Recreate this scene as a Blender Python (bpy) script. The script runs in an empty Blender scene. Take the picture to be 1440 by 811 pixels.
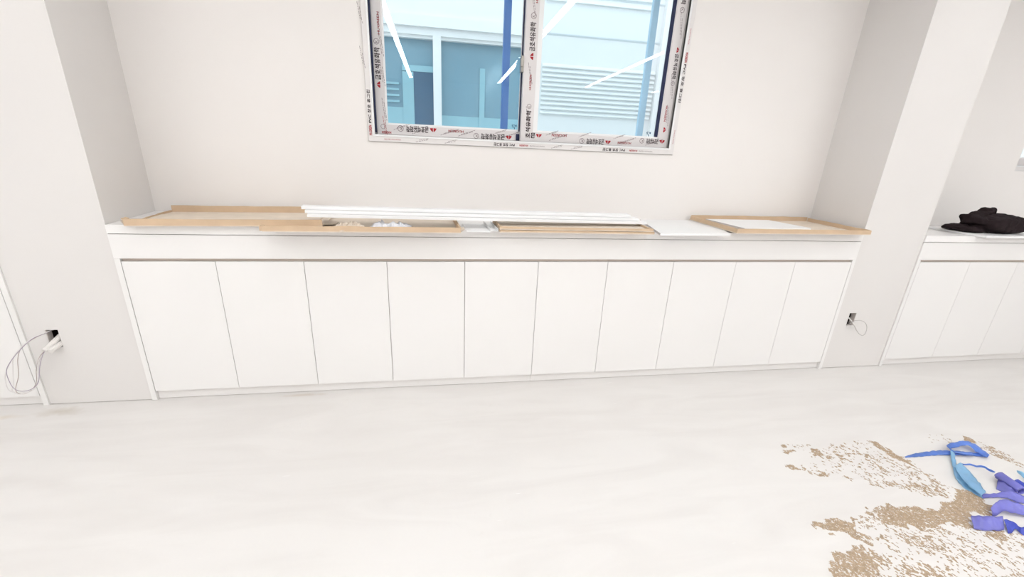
import bpy, bmesh, math, random
import numpy as np
from mathutils import Vector, Matrix, noise
random.seed(7); rng = np.random.default_rng(7)
S = bpy.context.scene
COL = S.collection

# ------------------------------------------------------------------ camera
CAM = (1.387887, -2.428846, 1.331004)
YAW, PITCH, ROLL = -0.196983, -0.376497, 0.047708
FPX, PPX, PPY = 658.426, 0.55, 56.47
def _rot():
    c, s = math.cos(YAW), math.sin(YAW); A = Matrix(((c, s, 0), (-s, c, 0), (0, 0, 1)))
    c, s = math.cos(PITCH), math.sin(PITCH); B = Matrix(((1, 0, 0), (0, c, s), (0, -s, c)))
    c, s = math.cos(ROLL), math.sin(ROLL); R = Matrix(((c, 0, s), (0, 1, 0), (-s, 0, c)))
    return R @ B @ A
RM = _rot()                                  # rows: right, forward, up
cd = bpy.data.cameras.new('camera'); cam = bpy.data.objects.new('camera', cd); COL.objects.link(cam)
cd.sensor_width = 36; cd.sensor_fit = 'HORIZONTAL'; cd.lens = FPX / 1440 * 36
cd.shift_x = -PPX / 1440; cd.shift_y = PPY / 1440; cd.clip_start = 0.05; cd.clip_end = 100
m3 = Matrix((RM[0], RM[2], -RM[1])).transposed()
cam.matrix_world = Matrix.Translation(CAM) @ m3.to_4x4()
S.camera = cam
RT = RM.transposed()
def at(px, py, axis, val):
    """measured point: where the sight line of a pixel meets the world plane axis = val"""
    d = RT @ Vector(((px - 720 - PPX) / FPX, 1, -(py - 405.5 - PPY) / FPX))
    o = Vector(CAM); t = (val - o[axis]) / d[axis]
    return o + d * t
def fl(px, py, z=0.0): return at(px, py, 2, z)

# ------------------------------------------------------------------ light and exposure
S.view_settings.view_transform = 'Standard'; S.view_settings.look = 'None'
S.view_settings.gamma = 1.0; S.view_settings.use_curve_mapping = False
S.view_settings.exposure = 0.0
LAMP = 28.0
w = bpy.data.worlds.new('world'); S.world = w; w.use_nodes = True
bg = w.node_tree.nodes['Background']; bg.inputs[0].default_value = (0.92, 0.965, 1.0, 1); bg.inputs[1].default_value = 2.1

# ------------------------------------------------------------------ materials
def mat(name, col, rough=0.5, var=0.0, scale=8.0, spec=0.5, bump=0.0, bscale=200, **kw):
    m = bpy.data.materials.new(name); m.use_nodes = True
    nt = m.node_tree; p = nt.nodes['Principled BSDF']
    p.inputs['Roughness'].default_value = rough; p.inputs['Specular IOR Level'].default_value = spec
    for k, v in kw.items(): p.inputs[k.replace('_', ' ')].default_value = v
    tc = nt.nodes.new('ShaderNodeTexCoord'); n = nt.nodes.new('ShaderNodeTexNoise')
    n.inputs['Scale'].default_value = scale; n.inputs['Detail'].default_value = 5
    nt.links.new(tc.outputs['Object'], n.inputs['Vector'])
    r = nt.nodes.new('ShaderNodeValToRGB')
    a = [max(0, c * (1 - var)) for c in col]; b = [min(1, c * (1 + var)) for c in col]
    r.color_ramp.elements[0].position = 0.3; r.color_ramp.elements[1].position = 0.7
    r.color_ramp.elements[0].color = (*a, 1); r.color_ramp.elements[1].color = (*b, 1)
    nt.links.new(n.outputs['Fac'], r.inputs['Fac']); nt.links.new(r.outputs['Color'], p.inputs['Base Color'])
    if bump:
        n2 = nt.nodes.new('ShaderNodeTexNoise'); n2.inputs['Scale'].default_value = bscale
        nt.links.new(tc.outputs['Object'], n2.inputs['Vector'])
        bp = nt.nodes.new('ShaderNodeBump'); bp.inputs['Strength'].default_value = bump; bp.inputs['Distance'].default_value = 0.002
        nt.links.new(n2.outputs['Fac'], bp.inputs['Height']); nt.links.new(bp.outputs['Normal'], p.inputs['Normal'])
    return m
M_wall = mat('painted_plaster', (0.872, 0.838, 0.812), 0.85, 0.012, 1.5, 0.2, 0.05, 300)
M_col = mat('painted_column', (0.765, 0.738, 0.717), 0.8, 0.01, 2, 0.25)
M_ceil = mat('ceiling_board', (0.85, 0.832, 0.815), 0.9, 0.01, 2, 0.2)
M_door = mat('white_laminate', (0.86, 0.842, 0.826), 0.35, 0.006, 3, 0.4)
M_edge = mat('white_laminate_carcass', (0.84, 0.77, 0.72), 0.6, 0.01, 3, 0.3)
M_gapshade = mat('tan_gap_shade', (0.58, 0.49, 0.43), 0.6, 0.02, 10, 0.3)  # tan tone paints the shade of the gap above the doors
M_plinth = mat('white_plinth_laminate', (0.85, 0.825, 0.805), 0.45, 0.008, 3, 0.3)
M_counter = mat('white_solid_surface', (0.89, 0.872, 0.857), 0.4, 0.006, 3, 0.4)
M_card = mat('brown_cardboard', (0.64, 0.475, 0.325), 0.85, 0.05, 14, 0.15)
M_cardin = mat('brown_cardboard_inside', (0.76, 0.66, 0.555), 0.85, 0.05, 14, 0.15)
M_white = mat('white_coated_board', (0.90, 0.895, 0.89), 0.4, 0.006, 4, 0.4)
M_edgeshade = mat('shaded_board_edge', (0.52, 0.48, 0.47), 0.6, 0.04, 20, 0.3)  # grey paints the shade on the left edge faces of white boards
M_wrap = mat('crumpled_white_wrap', (0.80, 0.80, 0.83), 0.35, 0.03, 20, 0.5)
M_film = mat('protective_film', (0.75, 0.715, 0.71), 0.4, 0.012, 6, 0.5)
M_pvc = mat('white_pvc', (0.86, 0.86, 0.86), 0.35, 0.006, 4, 0.5)
M_frame = mat('film_covered_frame', (0.80, 0.77, 0.755), 0.45, 0.012, 6, 0.5)
M_navy = mat('dark_navy', (0.022, 0.028, 0.075), 0.6, 0.1, 20, 0.3)
M_bluefilm = mat('blue_protective_film', (0.075, 0.21, 0.55), 0.4, 0.05, 6, 0.4)
M_palefilm = mat('pale_blue_protective_film', (0.55, 0.76, 0.93), 0.4, 0.05, 6, 0.4)
M_ink = mat('black_print', (0.035, 0.02, 0.025), 0.6, 0.1, 40, 0.2)
M_red = mat('red_print', (0.42, 0.03, 0.04), 0.6, 0.1, 40, 0.2)
M_greyink = mat('grey_print', (0.22, 0.16, 0.17), 0.6, 0.1, 40, 0.2)
M_metal = mat('grey_metal', (0.35, 0.33, 0.30), 0.35, 0.05, 20, 0.5, Metallic=0.8)
M_sand = mat('sandy_residue', (0.45, 0.345, 0.245), 0.95, 0.16, 60, 0.1)
M_cloth = mat('dark_cloth', (0.020, 0.0125, 0.014), 0.9, 0.12, 30, 0.15, 0.3, 500)
M_wire = mat('white_wire', (0.78, 0.75, 0.74), 0.4, 0.02, 30, 0.4)
M_wire2 = mat('mauve_wire', (0.42, 0.36, 0.43), 0.4, 0.05, 30, 0.4)
M_wire3 = mat('brown_wire', (0.46, 0.38, 0.35), 0.4, 0.05, 30, 0.4)
M_greywire = mat('pale_grey_wire', (0.52, 0.49, 0.47), 0.4, 0.04, 30, 0.4)
M_conduit = mat('white_conduit', (0.80, 0.77, 0.74), 0.5, 0.02, 30, 0.4)
M_boxshade = mat('outlet_box_shade', (0.02, 0.012, 0.011), 0.8, 0.1, 30, 0.2)  # near-black paints the shade inside the outlet recesses
M_plasterside = mat('raw_plaster_edge', (0.66, 0.60, 0.56), 0.9, 0.03, 30, 0.2)
M_lamp_h = mat('lamp_housing', (0.85, 0.85, 0.85), 0.5, 0.01, 5, 0.4)
M_clad = mat('pale_cladding', (0.82, 0.835, 0.84), 0.6, 0.01, 3, 0.3)
M_cladjoint = mat('cladding_joint', (0.72, 0.77, 0.80), 0.6, 0.02, 3, 0.3)
M_ext = mat('exterior_render', (0.70, 0.70, 0.70), 0.8, 0.03, 3, 0.3)
M_ground = mat('alley_concrete', (0.45, 0.45, 0.44), 0.9, 0.06, 3, 0.3)
M_extglass = mat('facing_window_glass', (0.20, 0.35, 0.44), 0.12, 0.05, 2, 0.5)
M_dark = mat('dark_interior_panel', (0.055, 0.13, 0.22), 0.3, 0.08, 4, 0.4)

def plastic_blue(name, col, tr):
    m = mat(name, col, 0.22, 0.22, 9, 0.6); nt = m.node_tree
    p = nt.nodes['Principled BSDF']; out = nt.nodes['Material Output']
    t = nt.nodes.new('ShaderNodeBsdfTranslucent'); t.inputs['Color'].default_value = (*[min(1, c * 1.6 + .05) for c in col], 1)
    mx = nt.nodes.new('ShaderNodeMixShader'); mx.inputs[0].default_value = tr
    nt.links.new(p.outputs[0], mx.inputs[1]); nt.links.new(t.outputs[0], mx.inputs[2]); nt.links.new(mx.outputs[0], out.inputs['Surface'])
    return m
M_b1 = plastic_blue('blue_plastic_strip', (0.15, 0.29, 0.74), 0.35)
M_b2 = plastic_blue('light_blue_plastic_strip', (0.34, 0.56, 0.86), 0.4)
M_b3 = plastic_blue('violet_blue_plastic_strip', (0.225, 0.225, 0.62), 0.3)
M_b4 = plastic_blue('deep_blue_plastic_strip', (0.07, 0.10, 0.54), 0.25)

def glass(name, tint, ior):
    m = bpy.data.materials.new(name); m.use_nodes = True; nt = m.node_tree; nt.nodes.clear()
    o = nt.nodes.new('ShaderNodeOutputMaterial'); mx = nt.nodes.new('ShaderNodeMixShader')
    t = nt.nodes.new('ShaderNodeBsdfTransparent'); t.inputs[0].default_value = (*tint, 1)
    g = nt.nodes.new('ShaderNodeBsdfGlossy'); g.inputs['Roughness'].default_value = 0.0
    f = nt.nodes.new('ShaderNodeFresnel'); ge = nt.nodes.new('ShaderNodeNewGeometry'); mf = nt.nodes.new('ShaderNodeMix'); mf.data_type = 'FLOAT'
    mf.inputs[2].default_value = ior; mf.inputs[3].default_value = 1 / ior      # same reflectance at both faces of the thin pane
    nt.links.new(ge.outputs['Backfacing'], mf.inputs[0]); nt.links.new(mf.outputs[0], f.inputs['IOR'])
    nt.links.new(f.outputs[0], mx.inputs[0]); nt.links.new(t.outputs[0], mx.inputs[1]); nt.links.new(g.outputs[0], mx.inputs[2])
    nt.links.new(mx.outputs[0], o.inputs['Surface']); return m
M_glass = glass('blue_tinted_glass', (0.945, 0.985, 1.0), 1.5)
M_glass2 = glass('outer_pane_glass', (0.955, 0.99, 1.0), 1.06)

def emit(name, col, st):
    m = bpy.data.materials.new(name); m.use_nodes = True; nt = m.node_tree
    p = nt.nodes['Principled BSDF']; p.inputs['Base Color'].default_value = (.9, .9, .9, 1)
    p.inputs['Emission Color'].default_value = (*col, 1); p.inputs['Emission Strength'].default_value = st
    return m
M_lamp = emit('lamp_diffuser', (0.965, 0.985, 1.0), LAMP)

def floor_mat():
    m = mat('levelled_concrete', (0.80, 0.775, 0.745), 0.55, 0.0, 2.0, 0.3); nt = m.node_tree; L = nt.links
    p = nt.nodes['Principled BSDF']; tc = [n for n in nt.nodes if n.type == 'TEX_COORD'][0]
    def nz(scale, det, vec=None, dist=0.0):
        n = nt.nodes.new('ShaderNodeTexNoise'); n.inputs['Scale'].default_value = scale; n.inputs['Detail'].default_value = det
        n.inputs['Distortion'].default_value = dist; L.new(vec or tc.outputs['Object'], n.inputs['Vector']); return n.outputs['Fac']
    def ramp(f, p0, p1, c0, c1):
        r = nt.nodes.new('ShaderNodeValToRGB'); e = r.color_ramp.elements
        e[0].position, e[1].position = p0, p1; e[0].color, e[1].color = (*c0, 1), (*c1, 1); L.new(f, r.inputs[0]); return r.outputs[0]
    def mix(fac, a, b):
        x = nt.nodes.new('ShaderNodeMix'); x.data_type = 'RGBA'
        if isinstance(fac, float): x.inputs[0].default_value = fac
        else: L.new(fac, x.inputs[0])
        L.new(a, x.inputs[6])
        if isinstance(b, tuple): x.inputs[7].default_value = (*b, 1)
        else: L.new(b, x.inputs[7])
        return x.outputs[2]
    def mapping(rz, sc):
        mp = nt.nodes.new('ShaderNodeMapping'); mp.inputs['Rotation'].default_value = (0, 0, rz); mp.inputs['Scale'].default_value = sc
        L.new(tc.outputs['Object'], mp.inputs['Vector']); return mp.outputs[0]
    base = ramp(nz(1.1, 7, None, 0.6), 0.32, 0.68, (0.71, 0.682, 0.658), (0.765, 0.74, 0.717))
    tr = ramp(nz(2.0, 6, mapping(0.25, (0.7, 3.0, 1)), 1.2), 0.36, 0.62, (0.695, 0.666, 0.642), (0.77, 0.746, 0.724))
    c = mix(0.5, base, tr)
    fine = ramp(nz(38, 4), 0.60, 0.74, (0, 0, 0), (1, 1, 1))
    blotch = ramp(nz(1.7, 5), 0.56, 0.70, (0, 0, 0), (0.35, 0.35, 0.35))
    mm = nt.nodes.new('ShaderNodeMath'); mm.operation = 'MULTIPLY'; L.new(fine, mm.inputs[0]); L.new(blotch, mm.inputs[1])
    c = mix(mm.outputs[0], c, (0.66, 0.62, 0.58))
    # pale scratches and drips of plaster
    sc = ramp(nz(7, 2, mapping(0.5, (1.0, 7.0, 1))), 0.755, 0.79, (0, 0, 0), (0.6, 0.6, 0.6))
    c = mix(sc, c, (0.93, 0.925, 0.92))
    # brown damp stain at the foot of the left column
    def stain(x, y, sx, sy, col, amt, c):
        mp = nt.nodes.new('ShaderNodeMapping'); mp.vector_type = 'POINT'
        mp.inputs['Location'].default_value = (-x / sx, -y / sy, 0); mp.inputs['Scale'].default_value = (1 / sx, 1 / sy, 0)
        L.new(tc.outputs['Object'], mp.inputs['Vector'])
        ln = nt.nodes.new('ShaderNodeVectorMath'); ln.operation = 'LENGTH'; L.new(mp.outputs[0], ln.inputs[0])
        n = nz(9, 5, None, 1.0); ad = nt.nodes.new('ShaderNodeMath'); ad.operation = 'MULTIPLY_ADD'; L.new(n, ad.inputs[0]); ad.inputs[1].default_value = 0.9; L.new(ln.outputs['Value'], ad.inputs[2])
        return mix(ramp(ad.outputs[0], 0.5, 1.55, (amt,) * 3, (0, 0, 0)), c, col)
    c = stain(-0.40, -0.07, 0.24, 0.09, (0.56, 0.51, 0.44), 0.75, c)
    c = stain(-0.62, -0.10, 0.22, 0.05, (0.66, 0.59, 0.50), 0.6, c)
    c = stain(0.72, -0.02, 0.30, 0.035, (0.62, 0.55, 0.48), 0.7, c)
    L.new(c, p.inputs['Base Color'])
    bp = nt.nodes.new('ShaderNodeBump'); bp.inputs['Strength'].default_value = 0.12; bp.inputs['Distance'].default_value = 0.002
    L.new(nz(60, 4), bp.inputs['Height']); L.new(bp.outputs['Normal'], p.inputs['Normal'])
    return m
M_floor = floor_mat()

# ------------------------------------------------------------------ mesh helpers
class MB:
    def __init__(s): s.v, s.f, s.m = [], [], []
    def add(s, vs, fs, mi=0):
        b = len(s.v); s.v += [tuple(v) for v in vs]; s.f += [tuple(i + b for i in f) for f in fs]; s.m += [mi] * len(fs); return s
    def box(s, x0, x1, y0, y1, z0, z1, mi=0, M=None):
        vs = [Vector((x, y, z)) for z in (z0, z1) for y in (y0, y1) for x in (x0, x1)]
        if M: vs = [M @ v for v in vs]
        return s.add(vs, [(0, 2, 3, 1), (4, 5, 7, 6), (0, 1, 5, 4), (2, 6, 7, 3), (0, 4, 6, 2), (1, 3, 7, 5)], mi)
    def tube(s, pts, r, n=8, mi=0, cap=True):
        pts = [Vector(p) for p in pts]; rings = []
        up = Vector((0.31, 0.2, 0.93)); b = len(s.v)
        for i, p in enumerate(pts):
            t = (pts[min(i + 1, len(pts) - 1)] - pts[max(i - 1, 0)]).normalized()
            a = t.cross(up).normalized(); c = t.cross(a)
            rr = r[i] if isinstance(r, (list, tuple)) else r
            for k in range(n):
                an = 2 * math.pi * k / n; s.v.append(tuple(p + a * rr * math.cos(an) + c * rr * math.sin(an)))
        for i in range(len(pts) - 1):
            for k in range(n):
                k2 = (k + 1) % n
                s.f.append((b + i * n + k, b + i * n + k2, b + (i + 1) * n + k2, b + (i + 1) * n + k)); s.m.append(mi)
        if cap:
            s.f.append(tuple(b + k for k in range(n))); s.m.append(mi)
            s.f.append(tuple(b + (len(pts) - 1) * n + k for k in reversed(range(n)))); s.m.append(mi)
        return s
    def prism(s, prof, x0, x1, mi=0):
        """profile of (y, z) points swept along x"""
        n = len(prof); vs = [(x0, y, z) for y, z in prof] + [(x1, y, z) for y, z in prof]
        fs = [tuple(range(n)), tuple(range(2 * n - 1, n - 1, -1))] + [(i, i + n, (i + 1) % n + n, (i + 1) % n) for i in range(n)]
        return s.add(vs, fs, mi)
    def build(s, name, mats, parent=None, bevel=0.0, smooth=False, loc=None):
        me = bpy.data.meshes.new(name); me.from_pydata(s.v, [], s.f)
        mats = mats if isinstance(mats, (list, tuple)) else [mats]
        for m in mats: me.materials.append(m)
        me.polygons.foreach_set('material_index', s.m)
        bm = bmesh.new(); bm.from_mesh(me); bmesh.ops.recalc_face_normals(bm, faces=bm.faces)
        if bevel: bmesh.ops.bevel(bm, geom=list(bm.edges), offset=bevel, segments=2, affect='EDGES', profile=0.7)
        bm.to_mesh(me); bm.free()
        if smooth: me.polygons.foreach_set('use_smooth', [True] * len(me.polygons))
        me.update()
        o = bpy.data.objects.new(name, me); COL.objects.link(o)
        if parent: o.parent = parent
        if loc: o.location = loc
        return o
def tag(o, label, cat, group=None, kind=None):
    o['label'] = label; o['category'] = cat
    if group: o['group'] = group
    if kind: o['kind'] = kind
    return o
def thing(name, label, cat, loc=(0, 0, 0), rot=(0, 0, 0), group=None):
    o = bpy.data.objects.new(name, None); COL.objects.link(o); o.empty_display_size = 0.05
    o.location = loc; o.rotation_euler = rot
    return tag(o, label, cat, group)
def struct(o, label=None):
    o['kind'] = 'structure'
    if label: o['label'] = label
    return o
def spline(P, n=10):
    P = [Vector(p) for p in P]; out = []
    for i in range(len(P) - 1):
        a, b, c, d = P[max(i - 1, 0)], P[i], P[i + 1], P[min(i + 2, len(P) - 1)]
        for k in range(n):
            t = k / n
            out.append(0.5 * ((2 * b) + (c - a) * t + (2 * a - 5 * b + 4 * c - d) * t * t + (3 * b - a - 3 * c + d) * t ** 3))
    return out + [P[-1]]

# ------------------------------------------------------------------ the room
D = 0.4464            # depth of the niche
XL, XR, XR2, XL2 = -0.027, 4.027, 4.490, -0.488     # column edges
YC = 0.008
CEIL = 2.62
PERIOD = 4.517
X0R, X0L = -4.2, 8.62
WL, WR, WB, WT = 1.1045, 2.9212, 1.3065, 2.37

struct(MB().box(X0R, X0L, -9.2, D + 0.2, -0.12, 0).build('floor', M_floor))
struct(MB().box(X0R, X0L, -9.2, D + 0.2, CEIL, CEIL + 0.15).build('ceiling', M_ceil))
def wall_grid(mb, x0, x1, z0, z1, y0, y1, holes):
    xs = sorted({x0, x1, *[h[0] for h in holes], *[h[1] for h in holes]}); zs = sorted({z0, z1, *[h[2] for h in holes], *[h[3] for h in holes]})
    for i in range(len(xs) - 1):
        for k in range(len(zs) - 1):
            cx, cz = (xs[i] + xs[i + 1]) / 2, (zs[k] + zs[k + 1]) / 2
            if any(h[0] < cx < h[1] and h[2] < cz < h[3] for h in holes): continue
            mb.box(xs[i], xs[i + 1], y0, y1, zs[k], zs[k + 1])
def weld(o):
    bm = bmesh.new(); bm.from_mesh(o.data); bmesh.ops.remove_doubles(bm, verts=bm.verts, dist=1e-5)
    seen = {}
    for f in bm.faces: seen.setdefault(tuple(sorted(v.index for v in f.verts)), []).append(f)
    dead = [f for fs in seen.values() if len(fs) > 1 for f in fs]
    bmesh.ops.delete(bm, geom=dead, context='FACES_ONLY'); bmesh.ops.recalc_face_normals(bm, faces=bm.faces)
    bm.to_mesh(o.data); bm.free(); return o
mb = MB(); wall_grid(mb, X0R, X0L, 0, CEIL, D, D + 0.2, [(WL, WR, WB, WT), (WL + PERIOD, WR + PERIOD, WB, WT)])
struct(weld(mb.build('wall_back', M_wall)))
mb = MB(); mb.box(X0R, -2.141, YC, D, 0, 2.4595); struct(mb.build('wall_pier', M_col))
struct(MB().box(X0R, X0L, 0.0, D, 2.46, CEIL).build('ceiling_soffit', M_ceil))
struct(MB().box(X0R - 0.15, X0R, -9.2, D + 0.2, 0, CEIL).build('wall_left', M_wall))
struct(MB().box(X0L, X0L + 0.15, -9.2, D + 0.2, 0, CEIL).build('wall_right', M_wall))
struct(MB().box(X0R, X0L, -9.35, -9.2, 0, CEIL).build('wall_front', M_wall))

def column(x0, x1, hole):
    """a plastered column with an open outlet recess cut into its face"""
    mb = MB(); hd = 0.075
    wall_grid(mb, x0, x1, 0.003, 2.4595, YC, YC + hd, [hole]); mb.box(x0, x1, YC + hd, D, 0.003, 2.4595)
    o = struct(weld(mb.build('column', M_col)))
    h = hole; t = 0.002
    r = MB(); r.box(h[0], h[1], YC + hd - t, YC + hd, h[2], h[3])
    r.build('outlet_recess', M_boxshade, o)
    MB().box(h[0], h[0] + t, YC + .034, YC + hd - t, h[2], h[3]).box(h[1] - t, h[1], YC + .034, YC + hd - t, h[2], h[3]).box(h[0], h[1], YC + .012, YC + hd - t, h[2], h[2] + t).box(h[0], h[1], YC + .004, YC + hd - t, h[3] - t, h[3]).build('recess_shade', M_boxshade, o)  # deep sides, top and bottom coloured dark as painted shade
    r = MB(); r.box(h[0], h[0] + t, YC + .002, YC + .034, h[2], h[3]).box(h[1] - t, h[1], YC + .002, YC + .034, h[2], h[3])
    r.build('recess_lining', M_plasterside, o)
    return o
HL = (-0.402, -0.349, 0.314, 0.403); HR = (4.119, 4.171, 0.310, 0.397)
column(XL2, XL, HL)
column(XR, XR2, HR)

# ------------------------------------------------------------------ ceiling lamps (linear, seen mirrored in the window glass)
def lamp(xn, yn, xf, yf, label):
    L = math.hypot(xf - xn, yf - yn); rz = math.atan2(yf - yn, xf - xn)
    t = thing('linear_ceiling_lamp', label, 'lamp', (xn, yn, CEIL), (0, 0, rz), 'linear lamps on the ceiling')
    MB().box(0, L, -0.04, 0.04, -0.03, 0).build('housing', M_lamp_h, t)
    MB().box(0.01, L - 0.01, -0.036, 0.036, -0.036, -0.03).build('diffuser', M_lamp, t)
def row(x1, y1, x2, y2): return (x1 + (x2 - x1) * (-.5 - y1) / (y2 - y1), -.5, x2, y2)
for a, l in ((row(1.04, -2.28, 1.207, -8.52), 'long white linear ceiling lamp mirrored in the left pane of the window'),
             (row(2.81, -1.61, 3.17, -8.41), 'long white linear ceiling lamp mirrored across the middle stile of the window'),
             (row(4.69, -3.34, 5.10, -8.06), 'long white linear ceiling lamp mirrored low in the right pane of the window'),
             ((-0.75, -.5, -0.6, -8.4), 'long white linear ceiling lamp above the left column side'),
             ((-2.5, -.5, -2.4, -8.4), 'long white linear ceiling lamp nearest the left wall'),
             ((6.4, -.5, 6.8, -8.2), 'long white linear ceiling lamp in front of the right niche')):
    lamp(*a, l)

# ------------------------------------------------------------------ cabinets
ZB, ZT, ZF, ZS, ZC = 0.0531, 0.7384, 0.7529, 0.8669, 0.9079
DW = 0.4; G = 0.0012
def cabinet(x, label, group, endl=False, endr=False):
    t = thing('base_cabinet', label, 'cabinet', (x + DW, 0, 0), (0, 0, 0), group)
    w = DW
    mb = MB(); y0, y1 = 0.0205, D - 0.004; th = 0.016
    a, b = -w + .0005, w - .0005; z0, z1 = ZB + 0.001, ZF - 0.002
    mb.box(a, a + th, y0, y1, z0, z1).box(b - th, b, y0, y1, z0, z1).box(a + th, b - th, y0, y1, z0, z0 + th).box(a + th, b - th, y0 + .012, y1, z1 - th, z1).box(a + th, b - th, y1 - .006, y1, z0 + th, z1 - th)
    mb.box(a + th, b - th, y0, y0 + .02, ZT - .07, z1 - th).box(-0.008, 0.008, y0, y0 + .05, z0 + th, ZT - .07)
    mb.build('carcass', M_edge, t)
    MB().box(a, b, .014, .0195, ZT + .0012, ZF - .0006).build('gap_shade_strip', M_gapshade, t)  # added strip, coloured as the shaded gap between doors and fascia
    for s in (-1, 1):
        xa, xb = (-w, 0) if s < 0 else (0, w)
        MB().box(xa + G, xb - G, 0, 0.018, ZB, ZT).build('door', M_door, t, bevel=0.0007)
    if endl: MB().box(-w - 0.0255, -w - 0.002, 0.0, D - .004, 0.0008, ZF - .0005).build('end_panel', M_door, t)
    if endr: MB().box(w + 0.002, w + 0.0255, 0.0, D - .004, 0.0008, ZF - .0005).build('end_panel', M_door, t)
    return t
g = 'white double-door base cabinets in the middle niche'
names = ['leftmost white double-door cabinet of the middle row, against the left column', 'white double-door cabinet under the left end of the window, second from left column',
         'white double-door cabinet in the middle of the row, below the window', 'white double-door cabinet second from the right column',
         'white double-door cabinet against the right column, its end panel beside the wire']
for i in range(5): cabinet(i * 2 * DW, names[i], g, i == 0, i == 4)
cabinet(XL2 - 0.0265 - 0.8, 'white cabinet left of the left column, behind the loop of loose wires', None, False, True)
xr0 = PERIOD
cabinet(xr0, 'white double-door cabinet right of the right column, under the black cloth', None, True, False)
cabinet(xr0 + 0.8, 'white cabinet cut by the right edge, second from the right column', None)

def countertop(x0, x1, label):
    t = thing('countertop', label, 'countertop', (x0, 0, ZF))
    MB().box(0, x1 - x0, 0, D - .001, ZS + .0014 - ZF, ZC - ZF).build('slab', M_counter, t, bevel=0.001)
    MB().box(0, x1 - x0, 0.0005, 0.02, 0, ZS - .0014 - ZF).build('fascia', M_door, t, bevel=0.0007)
    MB().box(0.01, x1 - x0 - .01, 0.03, 0.06, 0.03, ZS - ZF).build('support_rail', M_edge, t)
countertop(XL + 0.0008, XR - 0.0008, 'long white countertop with deep fascia between the two columns')
countertop(-2.14, XL2 - 0.0008, 'white countertop running left from the left column')
countertop(XR2 + 0.0008, 6.15, 'white countertop right of the right column, carrying the black cloth')
def toe(x0, x1, label, grp=None):
    tag(MB().box(x0, x1, 0.018, 0.034, 0.0022, ZB - 0.0006).build('plinth_board', M_plinth, bevel=0.0006), label, 'plinth', grp)
toe(0.0, 1.9992, 'low white plinth board under the left half of the middle cabinets')
toe(2.0004, 4.0, 'low white plinth board under the right half of the middle cabinets')
toe(-1.315, XL2 - .0265, 'low white plinth board left of the left column')
toe(4.517, 6.116, 'low white plinth board right of the right column')

# ------------------------------------------------------------------ windows
def text_geo(body, size):
    c = bpy.data.curves.new('t', 'FONT'); c.body = body; c.size = size; c.align_x = 'LEFT'; c.align_y = 'CENTER'; c.resolution_u = 2
    o = bpy.data.objects.new('t', c); COL.objects.link(o)
    dg = bpy.context.evaluated_depsgraph_get(); dg.update()
    me = bpy.data.meshes.new_from_object(o.evaluated_get(dg))
    vs = [v.co.copy() for v in me.vertices]; fs = [tuple(p.vertices) for p in me.polygons]
    bpy.data.objects.remove(o); bpy.data.curves.remove(c); bpy.data.meshes.remove(me)
    return vs, fs
_cache = {}
def tg(body, size):
    if body not in _cache: _cache[body] = text_geo(body, 1.0)
    vs, fs = _cache[body]; return [v * size for v in vs], fs
def put_text(mb, body, size, org, u, v, mi, fit=None, fith=None, bold=0.0):
    vs, fs = tg(body, size)
    if not vs: return
    xs = [p.x for p in vs]; ys = [p.y for p in vs]; wd = max(xs) - min(xs); ht = max(ys) - min(ys)
    sx = fit / wd if fit else 1; sy = fith / ht if fith else 1; cy = (max(ys) + min(ys)) / 2
    for off in ((-1, 1) if bold else (0,)):
        mb.add([Vector(org) + Vector(u) * ((p.x - min(xs)) * sx + off * bold) + Vector(v) * ((p.y - cy) * sy + off * bold * .6) for p in vs], fs, mi)
def ring(mb, c, r, u, v, mi, n=14, w=.16):
    c, u, v = Vector(c), Vector(u), Vector(v); vs = []
    for k in range(n):
        a = 2 * math.pi * k / n; d = u * math.cos(a) + v * math.sin(a); vs += [c + d * r, c + d * r * (1 - w)]
    mb.add(vs, [(2 * k, 2 * k + 1, (2 * k + 3) % (2 * n), (2 * k + 2) % (2 * n)) for k in range(n)], mi)
def wings(mb, c, r, u, v, mi):
    """the small red mark of two half domes"""
    c, u, v = Vector(c), Vector(u), Vector(v)
    for s in (-1, 1):
        pts = [c + u * s * r * .08 - v * r * .55, c + u * s * r * .08 + v * r * .6]
        for k in range(1, 6):
            a = math.pi / 2 * k / 5; pts.append(c + u * s * r * (.08 + .92 * math.sin(a)) + v * r * (.6 * math.cos(a) - .55 * math.sin(a) * .9))
        mb.add(pts, [tuple(range(len(pts)))], mi)
def dashes(mb, org, u, v, n, L, h, mi, slant=0.32):
    """two slanting lines of tiny print"""
    u, v, org = Vector(u), Vector(v), Vector(org)
    d = (u + v * slant).normalized(); e = (v - u * slant).normalized()
    for row_ in range(2):
        x = 0
        while x < L:
            l = rng.uniform(.006, .016); o = org + d * x + e * (row_ * .010) + u * row_ * .02
            mb.add([o, o + d * l, o + d * l + e * h, o + e * h], [(0, 1, 2, 3)], mi); x += l + rng.uniform(.002, .004)
BIG, RED, SMALL = '금호석유화학', 'HUGREEN', 'PVC 창호 휴그린'
def logo_line(mb, end_ks, end_logo, v, h):
    """KS ring, maker's name and red mark laid from the mark back to the ring"""
    a, b = Vector(end_logo), Vector(end_ks); u = (b - a).normalized(); L = (b - a).length; v = Vector(v)
    wings(mb, a + u * h * .55, h * .62, u, v, 1)
    put_text(mb, BIG, 1, a + u * (h * 1.45), u, v, 0, fit=L - h * 3.0, fith=h * 1.12, bold=h * .045)
    ring(mb, b - u * h * .5, h * .55, u, v, 2); put_text(mb, 'K', 1, b - u * h * .75, u, v, 2, fit=h * .5, fith=h * .6)

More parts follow.
